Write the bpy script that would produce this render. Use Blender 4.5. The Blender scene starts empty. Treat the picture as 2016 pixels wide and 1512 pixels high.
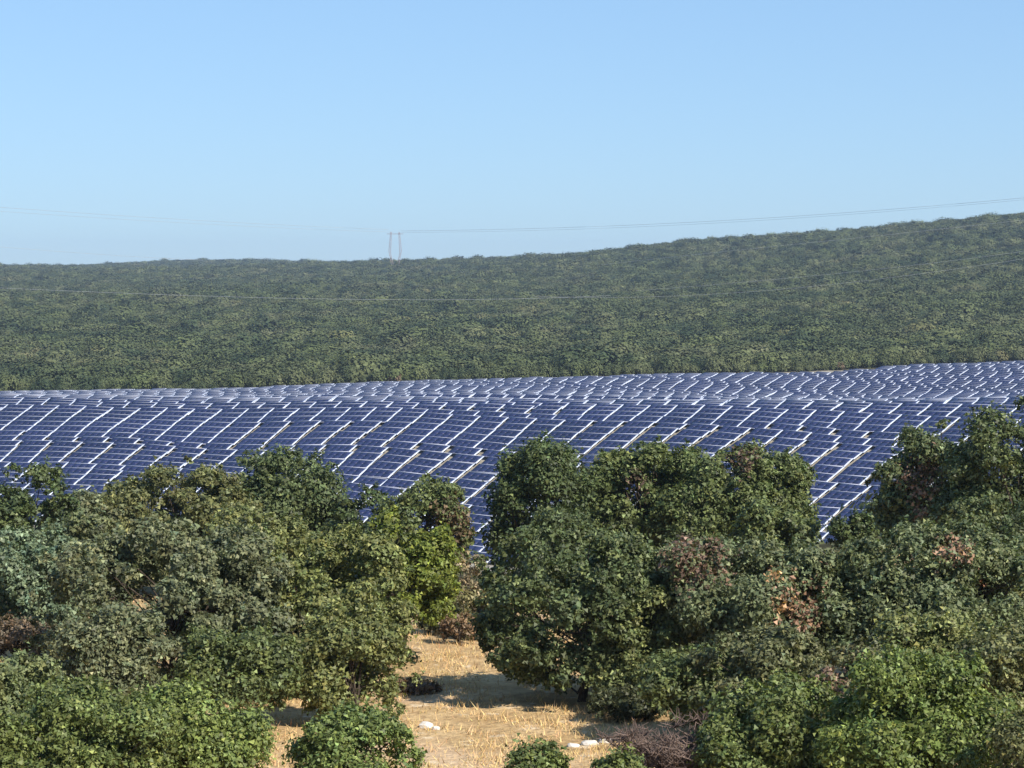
import bpy, math, random
import numpy as np
from mathutils import Matrix, Vector

rnd = random.Random(7)
rng = np.random.default_rng(7)
S = bpy.context.scene
COL = S.collection

# ------------------------------------------------------------------ camera, light, exposure
F_PX = 4366.0                       # focal length in photograph pixels (2016 wide)
PITCH = math.atan(216 / F_PX)       # the horizon lies 216 px above the middle
cam_d = bpy.data.cameras.new('camera')
cam_d.sensor_width = 36.0
cam_d.lens = 36.0 * F_PX / 2016
cam_d.clip_start = 0.5
cam_d.clip_end = 30000
cam = bpy.data.objects.new('camera', cam_d)
cam.rotation_euler = (math.pi / 2 - PITCH, 0, 0)
COL.objects.link(cam)
S.camera = cam

SUN_DIR = Vector((0.64, -0.68, 0.78)).normalized()      # towards the sun
SUN_EL = math.asin(SUN_DIR.z)
SUN_ROT = math.atan2(SUN_DIR.x, SUN_DIR.y)
sun_d = bpy.data.lights.new('sun', 'SUN')
sun_d.energy = 5.0
sun_d.angle = math.radians(0.5)
sun_d.color = (1.0, 0.93, 0.82)
sun = bpy.data.objects.new('sun', sun_d)
sun.rotation_euler = SUN_DIR.to_track_quat('Z', 'Y').to_euler()
COL.objects.link(sun)

world = bpy.data.worlds.new('World')
S.world = world
world.use_nodes = True
wn = world.node_tree
sky = wn.nodes.new('ShaderNodeTexSky')
sky.sky_type = 'NISHITA'
sky.sun_disc = False
sky.sun_elevation = SUN_EL
sky.sun_rotation = SUN_ROT
sky.altitude = 300
sky.air_density = 1.0
sky.dust_density = 0.15
sky.ozone_density = 3.0
bg = wn.nodes['Background']
tint = wn.nodes.new('ShaderNodeMix')
tint.data_type = 'RGBA'; tint.blend_type = 'MULTIPLY'
tint.inputs[0].default_value = 1.0
tint.inputs[7].default_value = (0.85, 1.185, 1.58, 1)
soft = wn.nodes.new('ShaderNodeGamma'); soft.inputs['Gamma'].default_value = 0.5   # an even, summery sky
wn.links.new(sky.outputs[0], soft.inputs[0]); wn.links.new(soft.outputs[0], tint.inputs[6])
wn.links.new(tint.outputs[2], bg.inputs['Color'])
bg.inputs['Strength'].default_value = 0.15

S.view_settings.view_transform = 'Standard'
S.view_settings.look = 'None'
S.view_settings.exposure = 0.60
S.view_settings.gamma = 1.0
S.view_settings.use_curve_mapping = False
S.cycles.max_bounces = 8
S.cycles.volume_bounces = 1
S.cycles.transparent_max_bounces = 8

# ------------------------------------------------------------------ picture <-> place
CP, SP = math.cos(PITCH), math.sin(PITCH)
def z_at(y, D):
    b = (756 - y) / F_PX
    return D * (b * CP - SP) / (CP + b * SP)
def x_at(x, D, y=900):
    b = (756 - y) / F_PX
    return D * ((x - 1008) / F_PX) / (CP + b * SP)
def project(X, Y, Z):
    d = Y * CP - Z * SP
    return 1008 + F_PX * X / d, 756 - F_PX * (Y * SP + Z * CP) / d

# ------------------------------------------------------------------ terrain
near = [(3, -1.8), (12, -5.2), (30, -10.5), (50, -13.2), (65, -14.3), (75, -14.8), (90, -15.5), (110, -16.6), (150, -20.5), (220, -31)]
near_r = [(3, -1.8), (12, -5.2), (30, -10), (50, -12.6), (65, -13.2), (75, -13.6), (90, -13.9), (110, -14.2), (150, -17.5), (220, -29)]
def col(nr, zs, ys): return sorted(nr + zs + [(d, z_at(y, d)) for d, y in ys])
COLS = {
 -400: col(near, [(300, -40), (360, -44)], [(420, 950), (460, 880), (485, 820), (508, 797), (528, 788), (556, 786), (620, 810), (780, 795), (815, 784), (845, 782), (1000, 762), (1200, 716), (1600, 655), (2200, 596), (3000, 556), (3800, 530), (4300, 532), (5200, 540), (7600, 548)]),
 0: col(near, [(300, -40), (350, -45)], [(420, 940), (450, 880), (478, 822), (500, 798), (520, 787), (545, 784), (600, 807), (780, 794), (815, 780), (845, 778), (1000, 757), (1200, 710), (1600, 648), (2200, 592), (3000, 553), (3800, 529), (4300, 531), (5200, 540), (7600, 548)]),
 230: col(near, [(300, -42), (350, -47)], [(405, 965), (440, 897), (468, 840), (490, 806), (510, 792), (530, 786), (580, 806), (780, 790), (818, 775), (845, 774), (1000, 752), (1200, 708), (1600, 645), (2200, 590), (3000, 552), (3800, 531), (4300, 533), (5300, 524), (5800, 530), (7600, 545)]),
 430: col(near, [(300, -43), (350, -48)], [(400, 990), (433, 918), (460, 858), (482, 812), (500, 800), (518, 791), (560, 808), (780, 792), (820, 774), (845, 773), (1000, 750), (1200, 704), (1600, 643), (2200, 588), (3000, 550), (3800, 531), (4300, 534), (5300, 512), (5800, 516), (7600, 540)]),
 720: col(near, [(300, -44), (350, -49)], [(388, 1050), (405, 985), (427, 915), (450, 850), (470, 808), (486, 794), (502, 786), (560, 806), (780, 784), (826, 758), (848, 758), (1000, 736), (1200, 700), (1600, 640), (2200, 585), (2900, 545), (3600, 523), (4100, 526), (5200, 525), (5800, 532), (7600, 545)]),
 1000: col(near, [(300, -43), (345, -48)], [(375, 1100), (400, 1010), (415, 955), (440, 875), (458, 825), (473, 801), (488, 792), (540, 812), (785, 785), (834, 750), (852, 750), (1000, 729), (1200, 695), (1600, 635), (2200, 578), (2800, 535), (3300, 511), (3700, 514), (4500, 540), (7600, 545)]),
 1350: col(near, [(300, -42), (340, -46)], [(365, 1110), (385, 1035), (402, 965), (428, 875), (446, 822), (460, 800), (474, 794), (530, 815), (790, 790), (845, 738), (868, 738), (1000, 718), (1250, 675), (1600, 615), (2200, 550), (2700, 500), (3000, 484), (3400, 490), (4500, 520), (7600, 540)]),
 1700: col(near_r, [(300, -41), (335, -45)], [(355, 1115), (370, 1062), (388, 995), (412, 905), (430, 848), (446, 806), (460, 794), (520, 818), (795, 800), (830, 778), (882, 726), (903, 723), (915, 723), (1050, 706), (1300, 650), (1700, 580), (2200, 510), (2600, 467), (2900, 462), (3400, 480), (4500, 500), (7600, 530)]),
 2016: col(near_r, [(290, -40), (325, -44)], [(345, 1110), (362, 1040), (400, 905), (417, 850), (436, 798), (450, 788), (510, 812), (800, 796), (830, 775), (870, 732), (905, 712), (920, 711), (1060, 688), (1300, 632), (1700, 560), (2200, 482), (2500, 438), (2800, 432), (3300, 460), (4500, 490), (7600, 525)]),
 2500: col(near_r, [(280, -39), (315, -43)], [(330, 1100), (345, 1040), (385, 900), (402, 850), (422, 795), (436, 780), (500, 800), (800, 790), (830, 765), (870, 722), (908, 700), (922, 699), (1060, 673), (1300, 610), (1700, 530), (2200, 440), (2500, 395), (2800, 392), (3300, 420), (4500, 470), (7600, 520)]),
}
GU = np.arange(-1200, 3301, 30.0)
GL = np.linspace(math.log(3), math.log(7600), 900)
_D = np.exp(GL)
_us = sorted(COLS)
_prof = np.array([np.interp(_D, [d for d, z in COLS[u]], [z for d, z in COLS[u]]) for u in _us])
def _smooth(a, sig, axis):
    n = int(sig * 3) + 1
    k = np.exp(-0.5 * (np.arange(-n, n + 1) / sig) ** 2); k /= k.sum()
    pad = [(0, 0), (0, 0)]; pad[axis] = (n, n)
    return np.apply_along_axis(lambda v: np.convolve(v, k, 'valid'), axis, np.pad(a, pad, 'edge'))
_grid = np.array([np.interp(GU, _us, _prof[:, j]) for j in range(len(_D))]).T
_grid = _smooth(_smooth(_grid, 3.2, 1), 3.0, 0)
def terrain(X, Y):
    X = np.asarray(X, float); Y = np.asarray(Y, float)
    Ys = np.maximum(Y, 3.0)
    u = np.clip(1008 + F_PX * X / Ys, GU[0], GU[-1] - 1e-3)
    R = np.where(Y > 3, Ys, np.hypot(X, Y) * 1.0)
    l = np.clip(np.log(np.maximum(R, 3.0)), GL[0], GL[-1] - 1e-6)
    i = (u - GU[0]) / 30.0; j = (l - GL[0]) / (GL[1] - GL[0])
    i0 = i.astype(int); j0 = j.astype(int)
    i1 = np.minimum(i0 + 1, len(GU) - 1); j1 = np.minimum(j0 + 1, len(GL) - 1)
    fi = i - i0; fj = j - j0
    z = (_grid[i0, j0] * (1 - fi) + _grid[i1, j0] * fi) * (1 - fj) + (_grid[i0, j1] * (1 - fi) + _grid[i1, j1] * fi) * fj
    # small natural undulation, growing where no one placed panels
    w = 0.25 * np.sin(X * 0.11 + 1.3) * np.sin(Y * 0.083 + X * 0.02) + 0.18 * np.sin(X * 0.31 + Y * 0.17)
    w2 = 1.6 * np.sin(X * 0.013 + 0.4 + Y * 0.004) * np.sin(Y * 0.011 + 1.0) + 2.2 * np.sin(X * 0.0061 - Y * 0.0043)
    z = z - (5.5 - 7.0 * np.clip((u - 1100) / 900, 0, 1)) * np.clip((Y - 1900) / 700, 0, 1)
    return z + w * np.clip((Y - 40) / 60, 0, 1) * np.where((Y > 340) & (Y < 930), 0.35, 1.0) + w2 * np.clip((Y - 1000) / 900, 0, 1)

# ------------------------------------------------------------------ materials
MATS = {}
def nodes(name):
    m = bpy.data.materials.new(name); m.use_nodes = True
    nt = m.node_tree; b = nt.nodes['Principled BSDF']
    MATS[name] = m
    return m, nt, b
def N(nt, t, **kw):
    n = nt.nodes.new(t)
    for k, v in kw.items(): setattr(n, k, v)
    return n
def mixrgb(nt, fac, a, b, blend='MIX'):
    n = nt.nodes.new('ShaderNodeMix'); n.data_type = 'RGBA'; n.blend_type = blend
    for sock, v in ((n.inputs[0], fac), (n.inputs[6], a), (n.inputs[7], b)):
        if hasattr(v, 'is_linked'): nt.links.new(v, sock)
        elif isinstance(v, (int, float)): sock.default_value = v
        else: sock.default_value = (*v, 1)
    return n.outputs[2]
def noise(nt, scale, detail=4, coord=None, rough=0.55):
    n = nt.nodes.new('ShaderNodeTexNoise'); n.inputs['Scale'].default_value = scale
    n.inputs['Detail'].default_value = detail; n.inputs['Roughness'].default_value = rough
    c = coord or pos(nt)
    nt.links.new(c, n.inputs['Vector'])
    return n.outputs[0]
def pos(nt):
    g = nt.nodes.new('ShaderNodeNewGeometry'); return g.outputs['Position']
def ramp(nt, fac, stops):
    r = nt.nodes.new('ShaderNodeValToRGB')
    el = r.color_ramp.elements
    while len(el) < len(stops): el.new(0.5)
    for e, (p, c) in zip(el, stops): e.position = p; e.color = (c, c, c, 1) if isinstance(c, (int, float)) else (*c, 1)
    nt.links.new(fac, r.inputs[0])
    return r.outputs[0]
def mapping(nt, scale):
    mp = nt.nodes.new('ShaderNodeMapping'); mp.inputs['Scale'].default_value = scale
    nt.links.new(pos(nt), mp.inputs[0]); return mp.outputs[0]

def leaf_material(name, trans=0.20, rough=0.55, spec=0.35):
    """leaf colour = colour of the tree (object colour) x leaf-to-leaf variation and painted highlights stored on the mesh"""
    m, nt, b = nodes(name)
    oi = N(nt, 'ShaderNodeObjectInfo')
    at = N(nt, 'ShaderNodeAttribute', attribute_name='leaf')
    c = mixrgb(nt, 1.0, oi.outputs['Color'], at.outputs['Color'], 'MULTIPLY')
    nt.links.new(c, b.inputs['Base Color'])
    b.inputs['Roughness'].default_value = rough
    b.inputs['Specular IOR Level'].default_value = spec
    tr = N(nt, 'ShaderNodeBsdfTranslucent')
    c2 = mixrgb(nt, 1.0, c, (1.2, 1.35, 0.5), 'MULTIPLY')
    nt.links.new(c2, tr.inputs[0])
    mx = N(nt, 'ShaderNodeMixShader'); mx.inputs[0].default_value = trans
    nt.links.new(b.outputs[0], mx.inputs[1]); nt.links.new(tr.outputs[0], mx.inputs[2])
    nt.links.new(mx.outputs[0], nt.nodes['Material Output'].inputs[0])
    return m
LEAF = leaf_material('leaves')
def forest_material():
    m, nt, b = nodes('forest_leaves')
    at = N(nt, 'ShaderNodeAttribute', attribute_name='leaf')
    big = noise(nt, 1.0, 4, mapping(nt, (0.010, 0.006, 0.0)))
    oi = N(nt, 'ShaderNodeObjectInfo')
    c = ramp(nt, big, [(0.34, (0.064, 0.082, 0.038)), (0.5, (0.086, 0.100, 0.044)), (0.66, (0.116, 0.120, 0.064))])
    mid = noise(nt, 1.0, 4, mapping(nt, (0.036, 0.012, 0.0)), 0.62)
    c = mixrgb(nt, ramp(nt, mid, [(0.5, 0.0), (0.68, 0.8)]), c, (0.100, 0.124, 0.046))
    c = mixrgb(nt, ramp(nt, mid, [(0.40, 0.95), (0.47, 0.0)]), c, (0.040, 0.058, 0.028))
    c = mixrgb(nt, 1.0, c, ramp(nt, oi.outputs['Random'], [(0.0, (0.55, 0.6, 0.55)), (0.08, (0.82, 0.86, 0.82)), (0.6, (0.95, 0.97, 0.92)), (0.97, (1.08, 1.06, 1.0)), (1.0, (1.4, 1.2, 1.15))]), 'MULTIPLY')
    c = mixrgb(nt, 1.0, c, at.outputs['Color'], 'MULTIPLY')
    nt.links.new(c, b.inputs['Base Color'])
    b.inputs['Roughness'].default_value = 0.7; b.inputs['Specular IOR Level'].default_value = 0.15
    return m
FOREST = forest_material()

def plain(name, color, rough=0.6, metal=0.0, var=0.25, scale=3.0, spec=0.4):
    m, nt, b = nodes(name)
    n = noise(nt, scale, 5)
    dk = tuple(c * (1 - var) for c in color); lt = tuple(min(1, c * (1 + var * 0.6)) for c in color)
    c = mixrgb(nt, ramp(nt, n, [(0.3, 0.0), (0.7, 1.0)]), dk, lt)
    nt.links.new(c, b.inputs['Base Color'])
    b.inputs['Roughness'].default_value = rough; b.inputs['Metallic'].default_value = metal
    b.inputs['Specular IOR Level'].default_value = spec
    return m
BARK = plain('bark', (0.07, 0.055, 0.042), 0.9, var=0.5, scale=6, spec=0.1)
RAIL = plain('painted_rail', (0.64, 0.68, 0.78), 0.5, var=0.12, scale=0.3)
TOPRAIL = plain('grey_rail', (0.40, 0.42, 0.50), 0.45, var=0.2, scale=0.2)
STEEL = plain('galvanised_steel', (0.36, 0.37, 0.38), 0.55, 0.3, var=0.2, scale=1.5)
PYLON = plain('pylon_steel', (0.34, 0.27, 0.27), 0.6, 0.2, var=0.2, scale=0.2)
CABLE = plain('aluminium_cable', (0.42, 0.42, 0.42), 0.5, 0.2, var=0.1, scale=0.1)
ROCK = plain('limestone', (0.62, 0.58, 0.52), 0.9, var=0.35, scale=2.5, spec=0.1)
TWIG = plain('dead_twigs', (0.17, 0.125, 0.105), 0.9, var=0.4, scale=1.2, spec=0.1)

def panel_material():
    m, nt, b = nodes('solar_glass')
    mp = mapping(nt, (0.05, 0.05, 0.05))
    n = noise(nt, 1.0, 3, mp)
    at = N(nt, 'ShaderNodeAttribute', attribute_name='cell')
    c = mixrgb(nt, ramp(nt, n, [(0.35, 0.0), (0.65, 1.0)]), (0.014, 0.020, 0.060), (0.022, 0.030, 0.088))
    c = mixrgb(nt, 1.0, c, at.outputs['Color'], 'MULTIPLY')
    nt.links.new(c, b.inputs['Base Color'])
    b.inputs['Roughness'].default_value = 0.42
    b.inputs['IOR'].default_value = 1.33
    b.inputs['Specular IOR Level'].default_value = 0.30
    return m
PANEL = panel_material()

def ground_material():
    m, nt, b = nodes('ground')
    zone = N(nt, 'ShaderNodeAttribute', attribute_name='zone')
    sep = N(nt, 'ShaderNodeSeparateColor'); nt.links.new(zone.outputs['Color'], sep.inputs[0])
    g1 = noise(nt, 0.45, 6); g2 = noise(nt, 3.2, 4); g3 = noise(nt, 0.13, 3)
    dry = mixrgb(nt, ramp(nt, g1, [(0.38, 0.0), (0.62, 1.0)]), (0.40, 0.27, 0.13), (0.54, 0.39, 0.21))
    dry = mixrgb(nt, ramp(nt, g2, [(0.35, 0.6), (0.55, 0.0)]), dry, (0.27, 0.17, 0.09))
    dry = mixrgb(nt, ramp(nt, g3, [(0.55, 0.0), (0.68, 0.6)]), dry, (0.55, 0.40, 0.27))
    dry = mixrgb(nt, ramp(nt, noise(nt, 1.1, 5), [(0.60, 0.0), (0.66, 0.8)]), dry, (0.62, 0.50, 0.34))
    f = mixrgb(nt, ramp(nt, noise(nt, 0.3, 4), [(0.4, 0.0), (0.6, 1.0)]), (0.045, 0.042, 0.022), (0.10, 0.090, 0.045))
    f = mixrgb(nt, ramp(nt, noise(nt, 0.02, 3), [(0.62, 0.0), (0.72, 0.7)]), f, (0.20, 0.17, 0.11))
    s = mixrgb(nt, ramp(nt, g1, [(0.35, 0.0), (0.65, 1.0)]), (0.22, 0.20, 0.16), (0.34, 0.31, 0.26))
    c = mixrgb(nt, sep.outputs[0], dry, f)
    c = mixrgb(nt, sep.outputs[1], c, s)
    nt.links.new(c, b.inputs['Base Color'])
    b.inputs['Roughness'].default_value = 0.95; b.inputs['Specular IOR Level'].default_value = 0.05
    bp = N(nt, 'ShaderNodeBump'); bp.inputs['Distance'].default_value = 0.25; bp.inputs['Strength'].default_value = 0.6
    nt.links.new(g2, bp.inputs['Height']); nt.links.new(bp.outputs[0], b.inputs['Normal'])
    return m
GROUND = ground_material()

def grass_material():
    m, nt, b = nodes('dry_grass')
    at = N(nt, 'ShaderNodeAttribute', attribute_name='leaf')
    c = mixrgb(nt, 1.0, (0.56, 0.40, 0.19), at.outputs['Color'], 'MULTIPLY')
    nt.links.new(c, b.inputs['Base Color'])
    b.inputs['Roughness'].default_value = 0.8; b.inputs['Specular IOR Level'].default_value = 0.1
    return m
GRASS = grass_material()

# ------------------------------------------------------------------ mesh helpers
def mesh_np(name, V, faces_n, idx, mats, colors=None, attr='leaf', mat_idx=None, smooth=False):
    """V (n,3); idx flat loop index array; faces_n vertices per face (int or array)"""
    me = bpy.data.meshes.new(name)
    V = np.asarray(V, np.float32); idx = np.asarray(idx, np.int32).ravel()
    nf = len(idx) // faces_n
    me.vertices.add(len(V)); me.vertices.foreach_set('co', V.ravel())
    me.loops.add(len(idx)); me.loops.foreach_set('vertex_index', idx)
    me.polygons.add(nf)
    me.polygons.foreach_set('loop_start', np.arange(0, len(idx), faces_n, dtype=np.int32))
    if mat_idx is not None: me.polygons.foreach_set('material_index', np.asarray(mat_idx, np.int32))
    if smooth: me.polygons.foreach_set('use_smooth', np.ones(nf, bool))
    for m in mats: me.materials.append(m)
    if colors is not None:
        a = me.color_attributes.new(attr, 'FLOAT_COLOR', 'POINT')
        c = np.ones((len(V), 4), np.float32); c[:, :3] = colors
        a.data.foreach_set('color', c.ravel())
    me.update(calc_edges=True)
    return me
def link(name, me, parent=None, kind=None):
    o = bpy.data.objects.new(name, me); COL.objects.link(o)
    if parent is not None: o.parent = parent
    if kind: o['kind'] = kind
    return o
def tag(o, label, cat, group=None):
    o['label'] = label; o['category'] = cat
    if group: o['group'] = group
def empty(name, loc):
    o = bpy.data.objects.new(name, None); o.empty_display_size = 0.5
    o.location = loc; COL.objects.link(o); return o

class Tubes:
    def __init__(s): s.v = []; s.f = []
    def tube(s, pts, rads, n=6):
        base = len(s.v)
        for i, (p, r) in enumerate(zip(pts, rads)):
            p = Vector(p)
            d = Vector(pts[min(i + 1, len(pts) - 1)]) - Vector(pts[max(i - 1, 0)])
            d.normalize()
            a = d.orthogonal().normalized(); b = d.cross(a)
            for k in range(n):
                t = 2 * math.pi * k / n
                s.v.append(p + (a * math.cos(t) + b * math.sin(t)) * r)
        for i in range(len(pts) - 1):
            for k in range(n):
                k2 = (k + 1) % n
                s.f.append((base + i * n + k, base + i * n + k2, base + (i + 1) * n + k2, base + (i + 1) * n + k))
        return s
    def mesh(s, name, mat):
        me = bpy.data.meshes.new(name); me.from_pydata([tuple(v) for v in s.v], [], s.f); me.materials.append(mat)
        me.polygons.foreach_set('use_smooth', [True] * len(s.f)); me.update(); return me

# ------------------------------------------------------------------ ground sheet
def build_ground():
    dense = np.linspace(math.atan((-600 - 1008) / F_PX), math.atan((2600 - 1008) / F_PX), 221)
    ang = np.concatenate([np.linspace(-math.pi, dense[0], 60)[:-1], dense, np.linspace(dense[-1], math.pi, 60)[1:-1]])
    rad = np.exp(np.concatenate([np.linspace(math.log(3), math.log(55), 50)[:-1], np.linspace(math.log(55), math.log(950), 330)[:-1], np.linspace(math.log(950), math.log(7500), 150)]))
    A, R = np.meshgrid(ang, rad, indexing='ij')
    # inside the view the rings are lines of equal depth
    X = R * np.sin(A); Y = R * np.cos(A)
    Z = terrain(X, Y)
    V = np.stack([X, Y, Z], -1).reshape(-1, 3)
    na, nr = A.shape
    i = np.arange(na)[:, None]; j = np.arange(nr - 1)[None, :]
    a = i * nr + j; b = ((i + 1) % na) * nr + j
    idx = np.stack([a, a + 1, b + 1, b], -1).reshape(-1)
    # pivot so the sheet closes below the viewer
    V = np.vstack([V, [[0, 0, -1.75]]])
    u = 1008 + F_PX * X / np.maximum(Y, 3)
    zf = np.zeros((na, nr, 3))
    zf[..., 0] = np.clip((Y - 108) / 25, 0, 1)
    zf[..., 0] = np.where(Y < 3, 0.4, zf[..., 0])
    inA = np.clip((Y - 350) / 10, 0, 1) * np.clip((900 - Y) / 10, 0, 1)
    zf[..., 1] = inA
    c = np.vstack([zf.reshape(-1, 3), [[0, 0, 0]]])
    me = mesh_np('ground', V, 4, idx, [GROUND], c, 'zone', smooth=True)
    # the small hole at the viewer's feet
    o = link('ground', me, kind='structure')
    import bmesh
    bm = bmesh.new(); bm.from_mesh(me); bm.verts.ensure_lookup_table()
    c0 = bm.verts[len(V) - 1]
    for k in range(na):
        bm.faces.new((bm.verts[k * nr], bm.verts[((k + 1) % na) * nr], c0))
    bmesh.ops.recalc_face_normals(bm, faces=bm.faces[:])
    bm.to_mesh(me); bm.free()
build_ground()

# ------------------------------------------------------------------ solar field
AZ = math.radians(22.5)
E1 = np.array([math.cos(AZ), -math.sin(AZ)]); E2 = np.array([math.sin(AZ), math.cos(AZ)])
TILT = math.radians(14.5)
TW, TS = 5.45, 4.15            # table width and slant length
PW = 5.95                       # width pitch
HB = 0.75                      # height of the low edge

def box_verts(x0, x1, y0, y1, z0, z1):
    return [(x0, y0, z0), (x1, y0, z0), (x1, y1, z0), (x0, y1, z0), (x0, y0, z1), (x1, y0, z1), (x1, y1, z1), (x0, y1, z1)]
BOXF = [(0, 3, 2, 1), (4, 5, 6, 7), (0, 1, 5, 4), (1, 2, 6, 5), (2, 3, 7, 6), (3, 0, 4, 7)]
def boxes_mesh(name, boxes, mat, colors=None):
    V = []; Fs = []; C = []
    for q, b in enumerate(boxes):
        k = len(V); V += box_verts(*b); Fs += [tuple(i + k for i in f) for f in BOXF]
        C += [colors[q] if colors else (1, 1, 1)] * 8
    return mesh_np(name, np.array(V, float), 4, np.array(Fs), [mat], np.array(C), 'cell')
hw = TW / 2
rr = random.Random(3)
modules = []; mcol = []
for i in range(4):
    for j in range(2):
        x0 = -hw + 0.02 + i * (TW - 0.04) / 4; y0 = 0.10 + j * (TS - 0.27) / 2
        modules.append((x0 + 0.012, x0 + (TW - 0.04) / 4 - 0.012, y0 + 0.012, y0 + (TS - 0.27) / 2 - 0.012, 0.0, 0.045))
        t = rr.uniform(0.93, 1.07); mcol.append((t, t, t))
M_panel = boxes_mesh('panel', modules, PANEL, mcol)
M_side = boxes_mesh('edge_rail', [(hw + 0.01, hw + 0.34, 0.0, TS, -0.06, 0.06)], RAIL)
M_top = boxes_mesh('top_rail', [(-hw, hw, TS - 0.15, TS, -0.05, 0.055)], TOPRAIL)
M_low = boxes_mesh('low_rail', [(-hw, hw, 0.0, 0.09, -0.05, 0.05)], TOPRAIL)
lowz = -HB - 0.6
M_frame = boxes_mesh('support_frame', [(-hw + 0.1, hw - 0.1, 0.7, 0.8, -0.16, -0.05), (-hw + 0.1, hw - 0.1, 2.6, 2.7, -0.16, -0.05)], STEEL)
def post_mesh(h, name):
    return boxes_mesh(name, [(-0.06, 0.06, -0.06, 0.06, -h, 0.0)], STEEL)
M_post_s = post_mesh(1.6, 'post'); M_post_l = post_mesh(2.6, 'post')
PARTS = [('panel', M_panel), ('edge_rail', M_side), ('top_rail', M_top), ('low_rail', M_low), ('support_frame', M_frame)]

TREELINE = [(-500, 930), (0, 925), (150, 930), (180, 960), (260, 945), (350, 918), (480, 905), (570, 880), (690, 930), (780, 950), (880, 975), (930, 1010), (1000, 1090), (1030, 900), (1080, 870), (1140, 915), (1250, 870), (1400, 885), (1540, 890), (1600, 960), (1630, 1060), (1700, 1010), (1740, 860), (1850, 825), (1920, 800), (2016, 790), (2600, 780)]
tlx, tly = zip(*TREELINE)
def treeline(u): return np.interp(u, tlx, tly)

def row_list():
    """rows bend round the hillside; given by their distance from the viewer's hill straight ahead, and region"""
    rows = []
    o = 318.0
    while o < 520: rows.append((o, 'A')); o += 4.95
    o = 670.0
    while o < 1045: rows.append((o, 'B')); o += 5.0
    return rows
TA = math.tan(AZ)
def row_s(r0, th): return r0 / (math.cos(AZ) * TA) * (1 - math.exp(-TA * th))
def row_point(r0, s):
    th = -math.log(1 - s * math.cos(AZ) * TA / r0) / TA
    r = r0 - s * math.sin(AZ)
    return r * math.sin(th), r * math.cos(th), AZ + th
tables = []
def table_matrix(X, Y, jit, az):
    E1 = np.array([math.cos(az), -math.sin(az)]); E2 = np.array([math.sin(az), math.cos(az)])
    c = np.array([X, Y])
    a = c - E1 * 2.9; b = c + E1 * 2.9
    za = float(terrain(*a)); zb = float(terrain(*b))
    cc = c + E2 * TS * 0.48
    z0 = float(terrain(*cc)) - 0.5 * TS * math.sin(TILT) + HB + 0.15
    e1 = Vector((*(E1 * 5.8), zb - za)).normalized()
    t = TILT + jit
    e2 = Vector((*(E2 * math.cos(t)), math.sin(t)))
    e2 = (e2 - e1 * e2.dot(e1)).normalized()
    e3 = e1.cross(e2)
    M = Matrix.Identity(4)
    for i in range(3):
        M[i][0], M[i][1], M[i][2] = e1[i], e2[i], e3[i]
    M[0][3], M[1][3], M[2][3] = X, Y, z0
    return M
ROWS = row_list()
node_th = [-0.34, -0.21, -0.13, -0.05, 0.03, 0.11, 0.19, 0.32]
r_ = random.Random(77)
# where the columns jump sideways: the same for the whole width, a row earlier or later here and there
jump = [dict() for _ in node_th]
i_ = 3
while i_ < len(ROWS):
    amt = r_.choice([0.35, 0.42, 0.5, 0.58, 0.65]) * PW; lag = 0
    for q in range(len(node_th)):
        lag += r_.choice([0, 0, 0, 0, 0, 0, 1, -1]); jump[q][i_ + lag] = jump[q].get(i_ + lag, 0) + amt
    i_ += r_.choice([3, 4, 4, 5, 6, 7]) if ROWS[i_][1] == 'A' else r_.randint(2, 4)
def rail_line(off, s_):
    X, Y, az = row_point(off, s_); M = table_matrix(X, Y, 0.0, az); x = TW / 2 + 0.17
    p = M @ Vector((x, 0, 0)); q = M @ Vector((x, TS, 0))
    return project(p.x, p.y, p.z), project(q.x, q.y, q.z), Y
state = None
for ri, (off, reg) in enumerate(ROWS):
    if state is None: state = [row_s(off, th) for th in node_th]
    else:
        prev = ROWS[ri - 1][0]; P_ = (off - prev) * math.cos(AZ)
        for q, th in enumerate(node_th):
            s0 = state[q]; s1 = s0 + row_s(off, th + P_ * math.sin(AZ) / off) - row_s(prev, th)
            # the edge rails of neighbouring rows are set out in one line up the slope
            sn = row_s(off, th); sp = row_s(prev, th); base = s1 - s0
            w = sp
            tgt = sp + base
            _, top, _ = rail_line(prev, w)
            for _i in range(3):
                (ub, vb), (ut, vt), Yn = rail_line(off, tgt)
                u_at = ub + (ut - ub) * (top[1] - vb) / (vt - vb) if abs(vt - vb) > .5 else ub
                tgt += max(-1.5, min(1.5, (top[0] - u_at) * Yn / F_PX / 0.93))
            d = max(base - 1.6, min(base + 1.6, tgt - w))
            if reg == 'B': d = 0.6 * d + 0.4 * (base - 0.6)
            state[q] += d + jump[q].get(ri, 0)
    nodes_s = [row_s(off, th) for th in node_th]
    ph = [state[0] % PW]
    for q in range(1, len(node_th)):
        v = state[q] % PW
        ph.append(v + math.ceil((ph[-1] - 1.2 - v) / PW) * PW)
    for k in range(-90, 90):
        s_ = k * PW
        for _ in range(4): s_ = k * PW + np.interp(s_, nodes_s, ph)
        if abs(s_) > off * 0.45: continue
        X, Y, az = row_point(off, s_)
        if Y < 300: continue
        u = 1008 + F_PX * X / Y
        if u < -260 or u > 2280: continue
        if reg == 'A':
            brow = np.interp(u, [-400, 0, 500, 1000, 1700, 2400], [562, 552, 525, 504, 477, 452])
            foot = np.interp(u, [-400, 0, 400, 700, 1000, 1700, 2016, 2400], [385, 376, 372, 368, 360, 346, 338, 330])
            if Y > brow or Y < foot: continue
        else:
            b1 = np.interp(u, [-400, 0, 500, 1000, 1190, 1191, 1350, 1560, 1600, 1720, 1721, 2400], [838, 840, 838, 846, 850, 850, 862, 868, 872, 884, 895, 912])
            if Y < 760 or Y > b1: continue
        tables.append((X, Y, az, ri, k))
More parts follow.
